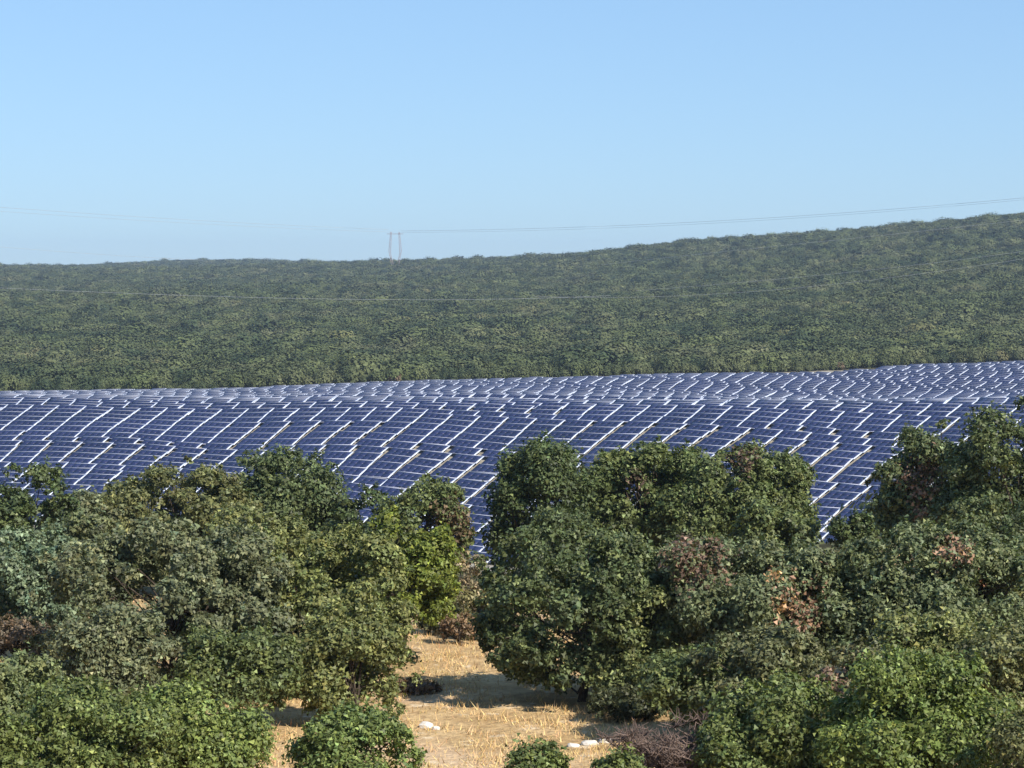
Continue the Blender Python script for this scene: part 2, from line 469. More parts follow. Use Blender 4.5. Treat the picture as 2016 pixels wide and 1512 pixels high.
def choose(ts):
    seen = []; rest = []
    for t in ts:
        M = table_matrix(t[0], t[1], rnd.gauss(0, 0.012), t[2])
        c = M @ Vector((0, TS / 2, 0))
        u, v = project(c.x, c.y, c.z)
        vis = -10 < u < 2026 and v < treeline(u) - 6
        (seen if vis else rest).append((t[1], t, M))
    seen.sort(key=lambda q: q[0])
    return seen[:300], seen[300:] + rest
near_t, far_t = choose(tables)
first = None
TLABEL = 'blue solar panel table with pale edge rail in the packed rows on the slope'
def to_empty(M):
    # the thing's base stands on the ground under the table
    return M
for n, (_, t, M) in enumerate(near_t):
    root = empty('solar_table', (0, 0, 0)); root.matrix_basis = M
    tag(root, TLABEL, 'solar panel table', 'solar panel tables on the slope')
    for nm, me in PARTS:
        p = bpy.data.objects.new(nm, me); COL.objects.link(p); p.parent = root
    for px in (-1.9, 1.9):
        for py, me in ((0.75, M_post_s), (2.65, M_post_l)):
            p = bpy.data.objects.new('post', me); COL.objects.link(p); p.parent = root
            p.location = (px, py, -0.1)
            p.rotation_euler = (-TILT, 0, 0)
def join_tables(ts):
    srcs = PARTS
    V = []; I = []; MI = []; C = []; base = 0
    mats = [PANEL, RAIL, TOPRAIL, STEEL]
    mi = {'panel': 0, 'edge_rail': 1, 'top_rail': 2, 'low_rail': 2, 'support_frame': 3}
    data = []
    for nm, me in srcs:
        v = np.empty(len(me.vertices) * 3, np.float32); me.vertices.foreach_get('co', v)
        f = np.empty(len(me.loops), np.int32); me.loops.foreach_get('vertex_index', f)
        a = me.color_attributes['cell']; c = np.empty(len(me.vertices) * 4, np.float32); a.data.foreach_get('color', c)
        data.append((v.reshape(-1, 3), f, c.reshape(-1, 4)[:, :3], mi[nm]))
    for px in (-1.9, 1.9):
        for py, h in ((0.75, 1.6), (2.65, 2.6)):
            v = np.array(box_verts(px - .06, px + .06, py - .06, py + .06, -h, -.16))
            data.append((v, np.array(BOXF).ravel(), np.ones((8, 3)), 3))
    for _, t, M in ts:
        Mn = np.array(M)
        for v, f, c, k in data:
            V.append(v @ Mn[:3, :3].T + Mn[:3, 3]); I.append(f + base); MI.append(np.full(len(f) // 4, k)); C.append(c); base += len(v)
    return mesh_np('distant_solar_tables', np.vstack(V), 4, np.concatenate(I), mats, np.vstack(C), 'cell', np.concatenate(MI))
o = link('distant_solar_tables', join_tables(far_t), kind='stuff')
tag(o, 'many more blue solar panel tables receding over the brow to the wood', 'solar panels')
print('tables', len(tables), len(near_t), len(far_t))

# ------------------------------------------------------------------ trees
def leaf_quads(P, Nn, size, asp=0.62, jitter=1.0, tri=False):
    n = len(P)
    r = rng.normal(size=(n, 3))
    nrm = Nn * 1.0 + r * jitter * 0.75
    nrm /= np.linalg.norm(nrm, axis=1, keepdims=True) + 1e-9
    t = np.cross(nrm, rng.normal(size=(n, 3))); t /= np.linalg.norm(t, axis=1, keepdims=True) + 1e-9
    b = np.cross(nrm, t)
    sz = (size * rng.uniform(0.5, 1.5, n))[:, None]
    L = t * sz * 0.5; W = b * sz * 0.5 * asp
    if tri:
        V = np.stack([P - L - W, P - L * 0.4 + W * 1.3, P + L * 1.15 - W * 0.1], 1).reshape(-1, 3)
        return V, 3
    bend = nrm * sz * 0.10
    V = np.stack([P - L, P - W + bend, P + L, P + W + bend], 1).reshape(-1, 3)
    return V, 4

def crown_cloud(rx, ry, h, lobe_r, dens, seed, bottom=0.0, dcount=1.2, shoots=0.0, fit=False):
    """leaf points of a crown: x,y radii, height h above 0; returns points, normals, cluster id, lobe centres"""
    g = np.random.default_rng(seed)
    area = 4 * math.pi * ((((rx * ry) ** 1.6 + (rx * h / 2) ** 1.6 + (ry * h / 2) ** 1.6) / 3) ** (1 / 1.6))
    n = max(10, int(dcount * area / (math.pi * lobe_r ** 2)))
    # lobe centres on a lumpy shell
    d = g.normal(size=(n, 3)); d /= np.linalg.norm(d, axis=1, keepdims=True)
    rho = (1 - np.abs(d[:, 2]) ** 2.6) ** (1 / 2.6) / np.sqrt(np.maximum(1 - d[:, 2] ** 2, 1e-3))
    # broad bulges shared by neighbouring lobes
    nb = 9; bd = g.normal(size=(nb, 3)); bd /= np.linalg.norm(bd, axis=1, keepdims=True)
    bulge = (np.clip(d @ bd.T, 0, 1) ** 4 * g.uniform(-0.44, 0.30, nb)).sum(1)
    rad = 1.0 + bulge - 0.5 * g.random(n) ** 3
    rad = np.clip(rad, 0.25, 1.2)
    lr = lobe_r * g.uniform(0.45, 1.65, n)
    spr = g.random(n) < 0.22
    rad[spr] += g.uniform(0.03, 0.15, spr.sum()); lr[spr] *= 0.5
    C = np.stack([d[:, 0] * (rx - lr * 0.75) * rad, d[:, 1] * (ry - lr * 0.75) * rad, d[:, 2] * (h / 2 - lr * 0.7) * rad], 1)
    low = C[:, 2] < 0
    C[:, :2] *= rho[:, None]
    fl = 1 + 0.12 * np.abs(d[low, 2])
    C[low, 0] *= fl; C[low, 1] *= fl
    C[:, 2] += h / 2 + bottom
    pts = []; nor = []; cl = []; cid = 0
    centre = np.array([0, 0, h * 0.45 + bottom])
    for i in range(n):
        area_l = 4 * math.pi * lr[i] ** 2
        m = max(14, int(area_l * dens))
        k = max(3, m // 9)
        cd = g.normal(size=(k, 3)); out = C[i] - centre; out /= np.linalg.norm(out) + 1e-6
        cd += out * 0.55 + np.array([0, 0, 0.35])
        cd /= np.linalg.norm(cd, axis=1, keepdims=True)
        rr_ = lr[i] * g.uniform(0.62, 1.08, k)[:, None]
        cc = C[i] + cd * rr_ * np.array([1.08, 1.08, 0.86])
        w = g.integers(0, k, m)
        P = cc[w] + g.normal(size=(m, 3)) * lr[i] * 0.17
        pts.append(P); nor.append(cd[w] * 0.8 + np.array([0, 0, 0.35])); cl.append(w + cid); cid += k
    if shoots:
        ns = int(area * shoots)
        pick = g.integers(0, n, ns)
        for i in pick:
            o = C[i] - centre; o = o / (np.linalg.norm(o) + 1e-6)
            dr = o + np.array([0, 0, 0.55]) + g.normal(size=3) * 0.5; dr /= np.linalg.norm(dr)
            L = lr[i] * g.uniform(0.5, 1.0); m = int(g.integers(6, 13))
            t = g.uniform(0.55, 1.0, m)[:, None]
            P = C[i] + dr * (lr[i] * 0.75 + L * t) + g.normal(size=(m, 3)) * 0.07
            pts.append(P); nor.append(np.tile(dr + [0, 0, .4], (m, 1))); cl.append(np.full(m, cid)); cid += 1
    P = np.vstack(pts)
    if fit:
        lo = np.percentile(P, 0.7, axis=0); hi_ = np.percentile(P, 99.3, axis=0)
        sc_ = np.array([2 * rx / (hi_[0] - lo[0]), 2 * ry / (hi_[1] - lo[1]), 1.0]); mid = np.array([(hi_[0] + lo[0]) / 2, (hi_[1] + lo[1]) / 2, 0])
        P = (P - mid) * sc_; C = (C - mid) * sc_
        sz = (h + bottom) / np.percentile(P[:, 2], 99.7); P[:, 2] *= sz; C[:, 2] *= sz
    return P, np.vstack(nor), np.concatenate(cl), cid, C, lr

def make_tree(name, label, cat, xc, ytop, hwp, D, color, lobe=0.42, dens=150, bare=0.10, patches=(), group=None, leaf=0.122, seed=None,
              deep=0.85, sink=0.0, pale=0.10, xoff=0.0, hmul=1.0, yb=None, trunk_r=None, var=0.28):
    seed = seed or (int(xc * 7 + ytop * 3 + D) & 0xffff)
    g = np.random.default_rng(seed)
    X = x_at(xc, D, ytop)
    gz = float(terrain(X, D)) - sink
    zt = z_at(ytop, D)
    H = zt - gz
    k = D / 75.0
    rx = hwp * D / F_PX
    b = bare * H
    h = H - b
    ry = rx * deep
    lr = lobe * max(1.0, k) ** 0.35
    lsz = leaf * k ** 0.75
    dn = dens / k ** 1.5
    P, Nn, cl, nc, C, lrs = crown_cloud(rx, ry, h, lr, dn, seed, b, dcount=0.90, shoots=2.0, fit=True)
    V, fn = leaf_quads(P, Nn, lsz, tri=True, asp=.8, jitter=0.8)
    # colour variation of clusters and leaves, then highlights painted in
    cv = g.normal(1.0, var, nc)[cl]; lv = g.normal(1.0, 0.16, len(P))
    tone = np.clip(cv * lv, 0.35, 2.2)[:, None]
    hue = g.normal(0, 0.06, nc)[cl][:, None]
    c = tone * np.concatenate([1 + hue, np.ones_like(hue), 1 - hue * 0.8], 1)
    hi = g.random(len(P)) < pale * 1.3
    c[hi] *= np.array([1.75, 1.65, 1.7])  # bright highlights painted into the colour of scattered leaves
    base = np.array(color)
    for (qx, qy, qr, qc) in patches:
        u, v = project(P[:, 0] + X, P[:, 1] + D, P[:, 2] + gz)
        dd = np.hypot(u - qx, v - qy) / (qr * 1.05) + g.normal(0, 0.28, nc)[cl]
        m = (dd < 1) & (g.random(len(P)) < 0.62) & (P[:, 1] < ry * 0.5)
        c[m] = (np.array(qc) / base) * tone[m]
    cols = np.repeat(c, fn, 0)
    root = empty(name, (X, D, gz))
    tag(root, label, cat, group)
    me = mesh_np('crown', V, fn, np.arange(len(V)), [LEAF], cols)
    cr = link('crown', me, root); cr.color = (color[0] * 0.80, color[1] * 0.74, color[2] * 0.83, 1)
    # trunk with limbs
    T = Tubes()
    tr = trunk_r or max(0.07, H * 0.026)
    fork = Vector((g.normal(0, 0.04) * H, g.normal(0, 0.04) * H, max(b * 0.9, 0.14 * H)))
    T.tube([(0, 0, -0.3), (fork.x * 0.3, fork.y * 0.3, fork.z * 0.45), tuple(fork)], [tr * 1.35, tr, tr * 0.85], 7)
    lead = Vector((fork.x + g.normal(0, .05) * H, fork.y + g.normal(0, .05) * H, b + h * 0.62))
    T.tube([tuple(fork), tuple(fork.lerp(lead, .5) + Vector((g.normal(0, .03) * H, 0, 0))), tuple(lead)], [tr * .85, tr * .55, tr * .2], 6)
    order = g.permutation(len(C))[:min(len(C), 28)]
    for q, i in enumerate(order):
        e = Vector(C[i]); st_ = fork.lerp(lead, 0.0 if q < 3 else g.uniform(0, .85))
        m1 = st_.lerp(e, 0.5) + Vector((g.normal(0, .2), g.normal(0, .2), g.normal(0.05, .15))) * (H / 6)
        r0 = tr * (0.6 if q < 4 else 0.28)
        T.tube([tuple(st_), tuple(m1), tuple(e)], [r0, r0 * 0.6, 0.015], 5)
    link('trunk', T.mesh('trunk', BARK), root)
    return len(V) // fn

DK = (0.085, 0.125, 0.040); OL = (0.160, 0.185, 0.064); SG = (0.165, 0.235, 0.120); YG = (0.165, 0.215, 0.034)
MD = (0.122, 0.165, 0.050); BR = (0.140, 0.190, 0.050); GY = (0.158, 0.190, 0.086); RD = (0.25, 0.17, 0.105); BN = (0.42, 0.27, 0.15)
TAN = (0.62, 0.40, 0.18)
TREES = [
 # back rank against the solar field
 ('oak_tree', 'dark green oak cut by the left edge, against the solar field', 'tree', 45, 918, 108, 112, DK, dict(bare=.06)),
 ('oak_tree', 'small grey-green oak just right of the dark tree at the left edge', 'tree', 205, 968, 85, 118, GY, dict(bare=.06, lobe=.45)),
 ('oak_tree', 'broad olive-green oak whose crown rises in front of the left solar tables', 'tree', 345, 918, 150, 120, OL, dict(bare=.03)),
 ('oak_tree', 'dark-hearted oak with blue panels showing under its spreading right side', 'tree', 565, 884, 112, 128, (0.102, 0.144, 0.050), dict(bare=.25, dens=120, lobe=.6)),
 ('oak_tree', 'low dark oak filling the dip right of the dark-hearted oak', 'tree', 712, 962, 70, 122, DK, dict(bare=.2, lobe=.45)),
 ('oak_tree', 'dark green oak directly left of the lowest visible solar rows', 'tree', 838, 938, 88, 118, MD, dict(bare=.08, patches=[(890, 1035, 45, (0.16, 0.12, 0.06))])),
 ('oak_tree', 'tall dark knobbly oak standing right of the gap onto the solar panels', 'tree', 1062, 868, 98, 120, DK, dict(bare=.12, lobe=.62, deep=1)),
 ('oak_tree', 'green oak with a brownish bough behind and right of the tall knobbly oak', 'tree', 1245, 872, 112, 126, MD, dict(bare=.15, patches=[(1255, 955, 26, (0.17, 0.125, 0.08))])),
 ('oak_tree', 'wide mid-green oak with yellow-green tip at its foot, left of the right-hand gap', 'tree', 1440, 880, 158, 124, MD, dict(bare=.10, patches=[(1462, 905, 26, (0.17, 0.12, 0.075)), (1470, 1045, 36, (0.16, 0.20, 0.03))])),
 ('oak_tree', 'little dark oak standing in the right-hand gap before the panels', 'tree', 1680, 1008, 45, 116, DK, dict(bare=.05, lobe=.35)),
 ('oak_tree', 'dark oak with a rusty brown patch right of the right-hand gap', 'tree', 1835, 838, 112, 104, (0.110, 0.151, 0.056), dict(bare=.08, patches=[(1812, 940, 40, RD), (1835, 990, 36, BN)])),
 ('oak_tree', 'tallest dark oak at the right edge, rising over the solar rows', 'tree', 1990, 790, 135, 100, (0.105, 0.145, 0.048), dict(bare=.08, lobe=.65)),
 # middle rank
 ('oak_tree', 'pale sage-green tree at the left edge above the rusty scrub', 'tree', 50, 1045, 100, 88, SG, dict(bare=.05, lobe=.45, pale=.14)),
 ('oak_tree', 'large grey-olive oak left of centre, its low fork showing over dry grass', 'tree', 330, 1036, 240, 78, GY, dict(bare=.05, pale=.11)),
 ('oak_tree', 'full round oak joining the big grey-olive oak on its right', 'tree', 590, 1046, 210, 80, (0.185, 0.221, 0.065), dict(bare=.10)),
 ('pine_tree', 'yellow-green slender tree with a thin dark stem beside the dry clearing', 'tree', 792, 1010, 106, 87, YG, dict(bare=.22, lobe=.42, trunk_r=.10, patches=[(700, 1120, 60, (0.05, 0.07, 0.03))])),
 ('oak_tree', 'dark central oak on a leaning dark trunk at the edge of the clearing', 'tree', 1145, 1045, 200, 76, (0.105, 0.145, 0.050), dict(bare=.07)),
 ('oak_tree', 'greyish oak with a burnt orange leaf patch right of the central oak', 'tree', 1490, 1066, 200, 74, (0.143, 0.182, 0.075), dict(bare=.06, pale=.12, patches=[(1590, 1205, 55, BN), (1525, 1130, 14, TAN), (1545, 1190, 16, TAN), (1375, 1095, 55, RD)])),
 ('oak_tree', 'very broad grey-green oak spreading across the lower right below the tall dark oak', 'tree', 1862, 1045, 245, 72, (0.140, 0.182, 0.072), dict(bare=.06, pale=.12, patches=[(1880, 1085, 30, BN), (1932, 1152, 9, (0.40, 0.20, 0.10))])),
 ('oak_tree', 'reddish-leaved oak crown peeping between the central and the burnt-patched oak', 'tree', 1385, 1062, 85, 84, (0.112, 0.102, 0.056), dict(bare=.06, lobe=.4, patches=[(1390, 1095, 62, RD)])),
 ('oak_tree', 'light olive oak cut by the right edge beside the bright front oak', 'tree', 2010, 1230, 130, 62, OL, dict(bare=.05, pale=.12, sink=.2)),
 ('oak_tree', 'mid-green oak low between the central oak and the bright front oak', 'tree', 1372, 1272, 108, 68, MD, dict(bare=.04, lobe=.42)),
 # front rank
 ('oak_tree', 'pale green oak at the lower left edge under the dry patch', 'tree', 40, 1290, 125, 60, (0.168, 0.215, 0.080), dict(bare=.04, pale=.12)),
 ('oak_tree', 'green oak filling the bottom left corner', 'tree', 150, 1345, 185, 54, BR, dict(bare=.04)),
 ('oak_tree', 'mid-green oak at the bottom, left of the tan gap with the forked trunk', 'tree', 395, 1345, 130, 56, (0.175, 0.239, 0.058), dict(bare=.04)),
 ('oak_tree', 'round green oak at the bottom between the two tan grass gaps', 'tree', 698, 1396, 122, 58, (0.159, 0.226, 0.058), dict(bare=.04)),
 ('oak_sapling', 'small green oak top poking up at the bottom edge, left of two', 'sapling', 1058, 1462, 68, 52, BR, dict(bare=.05, lobe=.3, leaf=.12)),
 ('oak_sapling', 'small green oak top at the bottom edge beside the grey dead brush', 'sapling', 1212, 1478, 58, 51, BR, dict(bare=.05, lobe=.3, leaf=.12)),
 ('oak_tree', 'bright green oak at the bottom just right of the grey dead brush', 'tree', 1540, 1335, 160, 55, BR, dict(bare=.04, lobe=.45)),
 ('oak_tree', 'bright green domed oak at the bottom right, the nearest large crown', 'tree', 1815, 1286, 190, 53, (0.145, 0.205, 0.046), dict(bare=.0, lobe=.5, seed=4)),
 ('oak_tree', 'olive-green oak in the bottom right corner', 'tree', 2015, 1400, 75, 50, OL, dict(bare=.04, lobe=.42)),
 # fillers that close the ranks
 ('oak_tree', 'green oak with flat top between the brownish-boughed oak and the wide mid-green oak', 'tree', 1345, 888, 95, 128, MD, dict(bare=.02)),
 ('oak_tree', 'low oak joining the wide mid-green oak, right up to the right-hand gap', 'tree', 1545, 900, 52, 126, MD, dict(bare=.02, lobe=.4)),
 ('oak_tree', 'green oak just right of the tall knobbly oak, lower than it', 'tree', 1160, 925, 70, 132, MD, dict(bare=.02, lobe=.4)),
 ('oak_tree', 'low grey-green oak tucked under the left side of the big grey-olive oak', 'tree', 215, 1190, 105, 70, GY, dict(bare=.02, pale=.1)),
 ('oak_tree', 'green oak between the big grey-olive oak and the bottom-left corner oaks', 'tree', 470, 1235, 120, 70, MD, dict(bare=.24, trunk_r=.12)),
 ('oak_tree', 'rounded oak hanging low left of the clearing, under the full round oak', 'tree', 690, 1190, 105, 72, (0.175, 0.210, 0.065), dict(bare=.05)),
 ('oak_tree', 'oak with slightly bluish leaves between the wide olive oak and the left dark oak', 'tree', 165, 1010, 90, 98, (0.153, 0.190, 0.078), dict(bare=.02)),
 ('oak_tree', 'dense green oak right of the dark trunk of the central oak', 'tree', 1265, 1150, 90, 74, (0.159, 0.198, 0.063), dict(bare=.02)),
 ('oak_tree', 'olive oak low under the burnt-patched oak', 'tree', 1495, 1235, 130, 67, (0.146, 0.169, 0.067), dict(bare=.02)),
 ('oak_tree', 'thin-leaved greyish oak between burnt-patched oak and very broad oak', 'tree', 1665, 1090, 95, 76, (0.164, 0.185, 0.077), dict(bare=.02, pale=.1)),
 ('oak_tree', 'brown-flecked oak behind the two bright front oaks', 'tree', 1665, 1265, 100, 62, (0.146, 0.157, 0.063), dict(bare=.02, patches=[(1640, 1350, 30, RD)])),
 ('oak_tree', 'dull green oak behind the nearest domed oak at the right', 'tree', 1860, 1205, 140, 64, (0.185, 0.221, 0.067), dict(bare=.02)),
 ('oak_tree', 'green oak left of the green oak in the bottom left corner, cut by the frame', 'tree', -10, 1400, 90, 51, BR, dict(bare=.02)),
 ('oak_tree', 'dark oak behind the right-hand wood, below the tallest oak at the right edge', 'tree', 1960, 985, 130, 86, (0.099, 0.133, 0.046), dict(bare=.02)),
 ('oak_tree', 'green oak under the wide mid-green oak, above the reddish crown', 'tree', 1520, 985, 78, 108, MD, dict(bare=.02)),
 ('oak_tree', 'dark green oak directly below the tall knobbly oak', 'tree', 1098, 1000, 78, 100, (0.096, 0.136, 0.048), dict(bare=.02)),
 ('oak_tree', 'shaded oak under the dark-hearted oak on the left', 'tree', 520, 1000, 110, 104, (0.170, 0.203, 0.063), dict(bare=.02)),
 # scrub round the clearing
 ('shrub', 'rusty dry shrub at the left edge over the orange grass', 'shrub', 35, 1215, 90, 84, (0.19, 0.15, 0.085), dict(bare=.0, lobe=.3, leaf=.11)),
 ('shrub', 'pale straw-coloured shrub below the lowest visible solar rows', 'shrub', 925, 1092, 48, 98, (0.34, 0.29, 0.15), dict(bare=.0, lobe=.3, leaf=.11, dens=90)),
 ('shrub', 'sparse olive shrub in dry grass left of the central oak', 'shrub', 945, 1158, 62, 93, (0.168, 0.167, 0.060), dict(bare=.0, lobe=.3, leaf=.11, dens=90)),
 ('shrub', 'green scrub patch closing the back of the clearing beside the yellow-green tree', 'shrub', 878, 1150, 52, 95, (0.11, 0.13, 0.055), dict(bare=.0, lobe=.3, leaf=.11)),
 ('shrub', 'low golden-brown bush at the back of the clearing under the straw-coloured shrub', 'shrub', 905, 1205, 40, 91, (0.26, 0.19, 0.10), dict(bare=.0, lobe=.22, leaf=.10, dens=80)),
 ('shrub', 'brownish dry bush at the left side of the clearing', 'shrub', 815, 1335, 52, 79, (0.22, 0.155, 0.085), dict(bare=.0, lobe=.22, leaf=.12, dens=90)),
 ('shrub', 'low dark shrub at the foot of the central oak', 'shrub', 1235, 1350, 75, 72, (0.073, 0.091, 0.036), dict(bare=.0, lobe=.28, leaf=.11)),
]
nl = 0
for (nm, lab, cat, xc, yt, hp, D, c, kw) in TREES:
    nl += make_tree(nm, lab, cat, xc, yt, hp, D, c, **kw)
print('leaves', nl)

# dead brush: bare grey twigs
def dead_brush():
    D = 56; X = x_at(1345, D, 1450); gz = float(terrain(X, D)); T = Tubes()
    H = z_at(1398, D) - gz
    g = random.Random(5)
    root = empty('dead_brush', (X, D, gz)); tag(root, 'grey leafless dead brush heap at the bottom, left of the bright green oak', 'dead shrub')
    for i in range(60):
        a = g.uniform(0, 6.28); ln = g.uniform(0.5, 1.0)
        p = Vector((g.gauss(0, .35), g.gauss(0, .3), -0.05)); pts = [tuple(p)]
        d = Vector((math.cos(a) * .42, math.sin(a) * .35, 1.0))
        for s in range(4):
            p = p + d * H * 0.25 * ln + Vector((g.gauss(0, .08), g.gauss(0, .08), 0)); pts.append(tuple(p)); d.z -= .12; d.x *= 1.25; d.y *= 1.2
            for q in range(8):
                dd = Vector((g.gauss(0, 1), g.gauss(0, 1), g.gauss(.5, .7))).normalized() * g.uniform(.2, .55)
                m = p + dd * .5 + Vector((g.gauss(0, .05), g.gauss(0, .05), 0))
                T.tube([tuple(p), tuple(m), tuple(p + dd)], [.02, .014, .006], 3)
                for w in range(3):
                    e = m + Vector((g.gauss(0, .14), g.gauss(0, .14), g.gauss(.05, .14)))
                    T.tube([tuple(m), tuple(e)], [.014, .006], 3)
        T.tube(pts, [.045, .035, .028, .02, .012], 5)
    link('twigs', T.mesh('twigs', TWIG), root)
dead_brush()

# ------------------------------------------------------------------ far wood
def wood_crown(seed, nq=900):
    P, Nn, cl, nc, C, lr = crown_cloud(1.0, 1.0, 1.3, 0.62, 60, seed, 0.12)
    sel = rng.permutation(len(P))[:nq]
    P = P[sel]; Nn = Nn[sel]; cl = cl[sel]
    out = P - np.array([0, 0, .55]); out /= np.linalg.norm(out, axis=1, keepdims=True)
    Nn = out + 0.35 * Nn; Nn /= np.linalg.norm(Nn, axis=1, keepdims=True)
    V, fn = leaf_quads(P, Nn, 0.19, 0.8, jitter=.2)
    g = np.random.default_rng(seed)
    c = np.clip(g.normal(1, .12, nc)[cl] * g.normal(1, .08, len(P)), .4, 1.9)[:, None] * np.ones(3)
    return mesh_np('crown', V, fn, np.arange(len(V)), [FOREST], np.repeat(c, fn, 0))
WOOD = [wood_crown(100 + i) for i in range(6)]
WT = Tubes().tube([(0, 0, -0.3), (0.03, 0, 0.25), (0.0, 0.05, 0.7)], [.07, .05, .02], 5).mesh('trunk', BARK)
def field_top(u): return np.interp(u, [-400, 0, 500, 1000, 1190, 1350, 1560, 1720, 2400], [848, 850, 848, 856, 861, 874, 882, 905, 922])
g = random.Random(21)
src = []
WLAB = 'round green scrub oak in the edge of the wood just behind the solar field'
u = -60.0
nmarg = 0
for rank in range(3):
    u = -70.0 + rank * 9
    while u < 2090:
        D = float(field_top(u)) + 3 + rank * 5.0 + g.uniform(-1.2, 1.5)
        X = x_at(u, D, 740); r = g.choice([g.uniform(1.7, 2.6), g.uniform(2.4, 4.3)])
        root = empty('scrub_oak', (X, D, float(terrain(X, D)))); root.rotation_euler.z = g.uniform(0, 6.28)
        root.scale = (r, r, r * g.uniform(0.85, 1.25))
        tag(root, WLAB, 'tree', 'scrub oaks along the edge of the wood')
        cr = link('crown', WOOD[g.randrange(6)], root); link('trunk', WT, root)
        if len(src) < 6 and all(s.data != cr.data for s in src): src.append(cr)
        u += g.uniform(0.95, 1.7) * r * F_PX / D * 1.3
        nmarg += 1
print('margin trees', nmarg)
# one rusty tree in the edge
for (ux, lab) in ((778, 'rusty brown small tree in the wood edge above the left-centre panels'), (1652, 'reddish small tree at the wood edge above the right-hand panels')):
    D = float(field_top(ux)) + 1.0; X = x_at(ux, D, 740); root = empty('rusty_tree', (X, D, float(terrain(X, D))))
    tag(root, lab, 'tree'); s = 2.6 if ux < 1000 else 1.9; root.scale = (s, s, s * 1.1)
    P, Nn, cl, nc, C, lr = crown_cloud(1, 1, 1.35, .34, 26, ux, .12)
    V, fn = leaf_quads(P, Nn, .22, .8)
    cr = link('crown', mesh_np('crown', V, fn, np.arange(len(V)), [LEAF], np.repeat(np.clip(rng.normal(1, .25, len(P)), .4, 2)[:, None] * np.ones(3), fn, 0)), root)
    cr.color = (0.16, 0.115, 0.07, 1); link('trunk', WT, root)

# the rest of the wood: one mass of scattered crowns
pts = []; sc = []
D = 862.0
def add_pts(P, s):
    pts.append(P); sc.append(s)
gg = np.random.default_rng(31)
edges = []
while D < 5900:
    s = 6.6 * (1 + D / 6000)
    n = int((3000 * D / F_PX) / s)
    uu = gg.uniform(-500, 2500, n)
    dd = D + gg.uniform(-s, s, n) * 0.5
    keep = dd > field_top(uu) + 16
    # clearings and thin places
    X = (uu - 1008) / F_PX * dd
    cl = np.sin(X * .021 + np.sin(dd * .013) * 2) * np.sin(dd * .017 + X * .004) + gg.normal(0, .25, n)
    keep &= cl < 1.05
    X, Y = X[keep], dd[keep]
    Z = terrain(X, Y)
    big = gg.uniform(.6, 1.4, len(X)) * s * .62
    big *= np.where(gg.random(len(X)) < .06, 1.35, 1)
    add_pts(np.stack([X, Y, Z], 1), big)
    D += s
# wooded bank between the viewer's hill and the solar field
D = 135.0
while D < 372:
    s = 5.2; n = int((3100 * D / F_PX) / s)
    uu = gg.uniform(-600, 2600, n); dd = D + gg.uniform(-2, 2, n)
    X = (uu - 1008) / F_PX * dd; Z = terrain(X, dd); r = gg.uniform(1.8, 2.9, n)
    _, v = project(X, dd, Z + r * 1.7)
    foot = np.interp(uu, [-400, 0, 400, 700, 1000, 1700, 2016, 2400], [390, 380, 373, 367, 357, 347, 340, 333])
    keep = (v > treeline(uu) + 30) & (dd < foot - 4) & ~((uu > 880) & (uu < 1060) & (v < 1125)) & ~((uu > 1560) & (uu < 1740) & (v < 1100))
    add_pts(np.stack([X, dd, Z], 1)[keep], r[keep]); D += s
# wood round the sides and behind
for _ in range(1):
    n = 2600
    a = gg.uniform(math.radians(24), math.radians(336), n); R = np.sqrt(gg.uniform(60 ** 2, 420 ** 2, n))
    X = R * np.sin(a); Y = R * np.cos(a)
    Z = terrain(X, Y); r = gg.uniform(1.8, 3.0, n)
    add_pts(np.stack([X, Y, Z], 1), r)
P = np.vstack(pts); SCL = np.concatenate(sc)
print('wood instances', len(P))
me = bpy.data.meshes.new('far_wood'); me.vertices.add(len(P)); me.vertices.foreach_set('co', P.astype(np.float32).ravel())
a = me.attributes.new('size', 'FLOAT', 'POINT'); a.data.foreach_set('value', SCL.astype(np.float32))
me.materials.append(FOREST)
wood = link('far_wood', me, kind='stuff'); tag(wood, 'dense green scrub oak wood covering the hills behind the solar field', 'wood')
ng = bpy.data.node_groups.new('scatter_crowns', 'GeometryNodeTree')
ng.interface.new_socket('Geometry', in_out='INPUT', socket_type='NodeSocketGeometry')
ng.interface.new_socket('Geometry', in_out='OUTPUT', socket_type='NodeSocketGeometry')
gi = ng.nodes.new('NodeGroupInput'); go = ng.nodes.new('NodeGroupOutput')
join = ng.nodes.new('GeometryNodeJoinGeometry')
for s_ in src:
    oi = ng.nodes.new('GeometryNodeObjectInfo'); oi.transform_space = 'ORIGINAL'; oi.inputs['Object'].default_value = s_
    g2i = ng.nodes.new('GeometryNodeGeometryToInstance'); ng.links.new(oi.outputs['Geometry'], g2i.inputs[0]); ng.links.new(g2i.outputs[0], join.inputs[0])
iop = ng.nodes.new('GeometryNodeInstanceOnPoints'); ng.links.new(gi.outputs[0], iop.inputs['Points']); ng.links.new(join.outputs[0], iop.inputs['Instance'])
iop.inputs['Pick Instance'].default_value = True
ri = ng.nodes.new('FunctionNodeRandomValue'); ri.data_type = 'INT'; ri.inputs[4].default_value = 0; ri.inputs[5].default_value = len(src) - 1
ng.links.new(ri.outputs[2], iop.inputs['Instance Index'])
rv = ng.nodes.new('FunctionNodeRandomValue'); rv.data_type = 'FLOAT_VECTOR'; rv.inputs[0].default_value = (0, 0, 0); rv.inputs[1].default_value = (0, 0, 6.283)
ng.links.new(rv.outputs[0], iop.inputs['Rotation'])
na = ng.nodes.new('GeometryNodeInputNamedAttribute'); na.data_type = 'FLOAT'; na.inputs['Name'].default_value = 'size'
cmb = ng.nodes.new('ShaderNodeCombineXYZ'); mlt = ng.nodes.new('ShaderNodeMath'); mlt.operation = 'MULTIPLY'; mlt.inputs[1].default_value = 0.8
ng.links.new(na.outputs['Attribute'], cmb.inputs[0])
